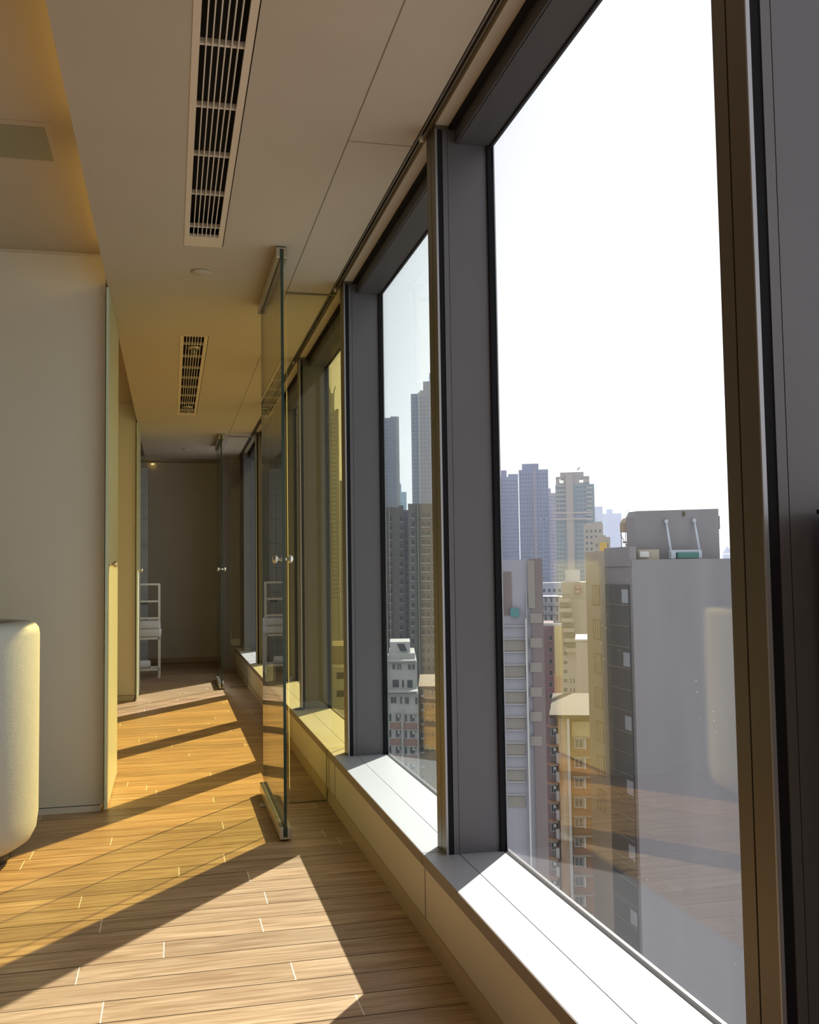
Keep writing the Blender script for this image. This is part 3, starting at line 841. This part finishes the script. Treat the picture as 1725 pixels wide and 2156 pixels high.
for xx, yy in ((q0.x+.1, Yt+.15), (q1.x, Yt+.15), (q0.x+.1, Yt+1.5), (q1.x, Yt+1.5)): b.tube((xx, yy, zb_-2), (xx, yy, q1.z), .05, 6)
b.tube((q0.x, Yt+.15, zb_+.3), (q1.x, Yt+.15, q1.z-.3), .05, 6); b.tube((q0.x, Yt+1.5, q1.z-.3), (q1.x, Yt+1.5, zb_+.3), .05, 6); b.tube((q0.x, Yt+.8, zb_+1), (q1.x, Yt+.8, zb_+1), .13, 6)
b.build('scaffold', mDk, d)
a_ = at(1318, 1092, Yt); c_ = at(1320, 1074, Yt); e_ = at(1327, 1076, Yt); f_ = at(1330, 1092, Yt)
MB().path([a_, c_, e_, f_], .035, 6).build('ladder_loop', mW, d)
q0, q1 = at(1267, 1142, 200), at(1279, 1162, 200)
tag(MB().box(q0.x, q1.x, 200, 201, q1.z-12, q0.z).build('roof_panel', mat('amber_panel', (.50, .33, .09), .7)), label='amber-yellow upright roof panel beside the small beige block', cat='roof panel')

# -- through the second window
tower('slab_tower', 'pale slab tower at the left of the second window, against white sky', 796, 840, 880, 800, 40, mDk, 6, floor=3.2, zmin=-20, wf=.5, crowns=((822, 838, 877),), ribs=((834, 840),), rib_m=mB)
tower('slab_tower', 'teal tower showing in the gap between the two tall slabs', 838, 856, 1036, 1200, 40, mTe, 0, crowns=((838, 845, 1018),))
B = tower('slab_tower', 'tallest slab tower with a stepped top, behind the second window', 865, 936, 829, 740, 40, mDk, 9, floor=3.2, zmin=-20, wf=.5, crowns=((884, 936, 822), (891, 936, 803)), ribs=((880, 884),), rib_m=mB, close=False)
a, b2, z2 = face(893, 925, 803, 740); z3 = at(905, 794, 740).z
B.part('glass_dome', MB().prism([(a, z2), (b2, z2), (b2, z3+2), (b2-8, z3+4), (a+6, z3-2)], 744, 770), mTe); B.end()
for nm, p0, p1, pt, Y, cr_, cols in (('brown-grey tower with a column of grid windows, lower in the second window', 796, 850, 1068, 340, ((839, 850, 1064),), ((819, 7), (842, 7))),
                                     ('brown-grey block with paired windows beside the mullion of the second window', 859, 940, 1060, 330, (), ((867, 6), (889, 7), (899, 7), (912, 7)))):
    B = tower('residential_tower', nm, p0, p1, pt, Y, 30, mDk, 0, crowns=cr_, close=False)
    for i in range(26):
        for c_, w_ in cols:
            B.wpx(c_, pt+20+i*19, w_, 9, Y, 'dark')
            if i < 14: B.block('sill_band', c_-1, c_+w_+1, pt+30+i*19, Y-.5, .5, FRM, pt+31.5+i*19)
    B.block('wall_rib', p0+(24 if p0 < 800 else 21), p0+(26 if p0 < 800 else 23), pt-1, Y-1, 1, mB)
    B.end()
tower('residential_tower', 'recessed dark strip tower between two brown-grey blocks', 849, 860, 1074, 380, 20, bm_('slate', (.10, .10, .12)), 1, zmin=-60)

Y = 184
mPb = bm_('pink_band', (.34, .22, .19), .1)
B = bld('white_building', 'white stepped building with air conditioners and pink wall bands', 806, 881, Y)
x0, x1, zt = B.block('wall', 806, 881, 1460, Y, 24, mW)
B.block('upper_floors', 806, 872, 1394, Y+2.4, 20, mW, 1460); B.block('roof_room', 806, 862, 1376, Y+5, 14, mW, 1394); B.block('roof_room', 806, 849, 1352, Y+6, 10, mW, 1376)
q = [at(822, 1356, Y+5.9), at(837, 1356, Y+5.9), at(843, 1371, Y+5.9), at(829, 1371, Y+5.9)]
B.part('skylight', MB().prism([(v.x, v.z) for v in q], Y+5.8, Y+6), GLS)
B.block('terrace_edge', 806, 884, 1456, Y-1.5, 4, FRM, 1459); B.block('roof_edge', 806, 873, 1391, Y+1.6, 2, FRM, 1394)
for px_, w_ in ((820, 7), (831, 3), (836, 3), (853, 7), (862, 6)): B.wpx(px_, 1398, w_, 12, Y+2.35, 'plain')
for px_, w_ in ((821, 13), (841, 4), (852, 11)): B.wpx(px_, 1432, w_, 15, Y+2.35, 'dark')
for px_, w_ in ((822, 14), (842, 5), (852, 10), (874, 6)): B.wpx(px_, 1467, w_, 15, Y, 'plain')
for i in range(7):
    yy = 1504+i*34
    for px_, w_ in ((820, 4), (833, 9), (853, 4), (863, 11)): B.wpx(px_, yy, w_, 15, Y, 'ac' if w_ > 5 else 'dark')
    for pa, pb in ((822, 845), (851, 879)): B.block('pink_band', pa, pb, yy+18, Y-.15, .15, mPb, yy+31)
B.block('corner_pipe', 846, 850, 1495, Y-.4, .4, mW)
B.end()
Y = 196
B = bld('ochre_building', 'ochre and brown building behind the lower part of the second window', 881, 940, Y)
B.block('wall', 881, 940, 1445, Y, 24, bm_('ochre_render', (.33, .24, .14), .3, sc=.35, st=(1, 1, 1), c2=(.22, .18, .16)))
for i in range(9):
    for j in range(4): B.wpx(886+j*11, 1452+i*30, 7, 11, Y, 'plain')
    B.block('white_ledge', 889, 897, 1466+i*30, Y-1, 1, mW, 1468+i*30)
B.end()

# -- through the yellow windows
mHz = bm_('olive_grey_tower', (0.34, 0.33, 0.29))
B = tower('spired_tower', 'slender tower with two rooftop horns seen through the yellow window', 689, 713, 864, 720, 40, mHz, 5, floor=3.2, zmin=-20, wf=.5, crowns=((692, 704, 827),), ribs=((707, 713),), rib_m=mT, close=False)
for pa, s_ in ((693, -1), (702, 1)):
    p = at(pa, 827, 724); q = at(pa+s_, 814, 724)
    B.part('horn', MB().path([(p.x, 724, p.z-.5), (p.x, 724, (p.z+q.z)/2), (q.x+.8*s_, 724, q.z)], .5, 6), mHz)
B.end()
tower('stepped_block', 'stepped tan block against yellow sky behind the yellow window', 715, 742, 1012, 820, 40, mT, 3, floor=3.2, zmin=-30)
Y = 245
B = bld('flat_roof_building', 'low flat-roofed building seen through the yellow window above the sill', 688, 740, Y)
B.block('wall', 688, 740, 1360, Y+8, 20, mB); B.block('terrace', 688, 740, 1404, Y, 8, mW)
for i in range(6): B.wpx(709, 1416+i*38, 16, 13, Y, 'dark')
B.block('railing', 688, 740, 1353, Y+8, .2, mW, 1354.5); B.block('railing', 688, 740, 1357, Y+8, .2, mW, 1358.5)
B.end()
tower('textured_tower', 'tall speckled tower filling the sliver of the third window', 612, 640, 860, 420, 40, mB, 5, floor=3.2, zmin=-60)
tower('textured_tower', 'plain tower in the last slivers of window', 540, 606, 900, 520, 40, mB, 6, floor=3.2, zmin=-60)

# bird
p = at(1218, 987, 150)
b = MB()
b.lathe([(.005, -.30), (.06, -.15), (.08, 0), (.06, .16), (.03, .26), (.004, .32)], (p.x, p.y, p.z), 10, axis='X')
for s_ in (-1, 1):
    b.prism([(p.x-.10, p.z), (p.x+.08, p.z+.02), (p.x+.12+.3*s_, p.z+.36*s_), (p.x+.02+.3*s_, p.z+.38*s_)], p.y-.01, p.y+.01)
tag(b.build('bird', mat('dark_feathers', (.10, .09, .08), .9)), label='small dark bird gliding above the green glass tower', cat='bird')

# street level far below
b = MB(); b.box(-500, 3000, 20, 4000, ZG-1, ZG); struct('ground', b, mat('street_ground', (.22, .22, .22), .95, noise=.2, scale=.05))

# city haze: a real layer of air beyond the first streets
hz = bpy.data.materials.new('city_haze'); hz.use_nodes = True
N = hz.node_tree.nodes; L = hz.node_tree.links; N.remove(N['Principled BSDF'])
vs_ = N.new('ShaderNodeVolumeScatter'); vs_.inputs['Color'].default_value = (0.52, 0.62, 0.96, 1); vs_.inputs['Density'].default_value = 0.00038; vs_.inputs['Anisotropy'].default_value = 0.2
L.new(vs_.outputs[0], [n for n in N if n.type == 'OUTPUT_MATERIAL'][0].inputs['Volume'])
o = MB().box(-500, 2500, 270, 2600, ZG+.5, 330).build('haze', hz)
tag(o, label='thin bluish haze lying over the distant towers', cat='haze', kind='stuff')
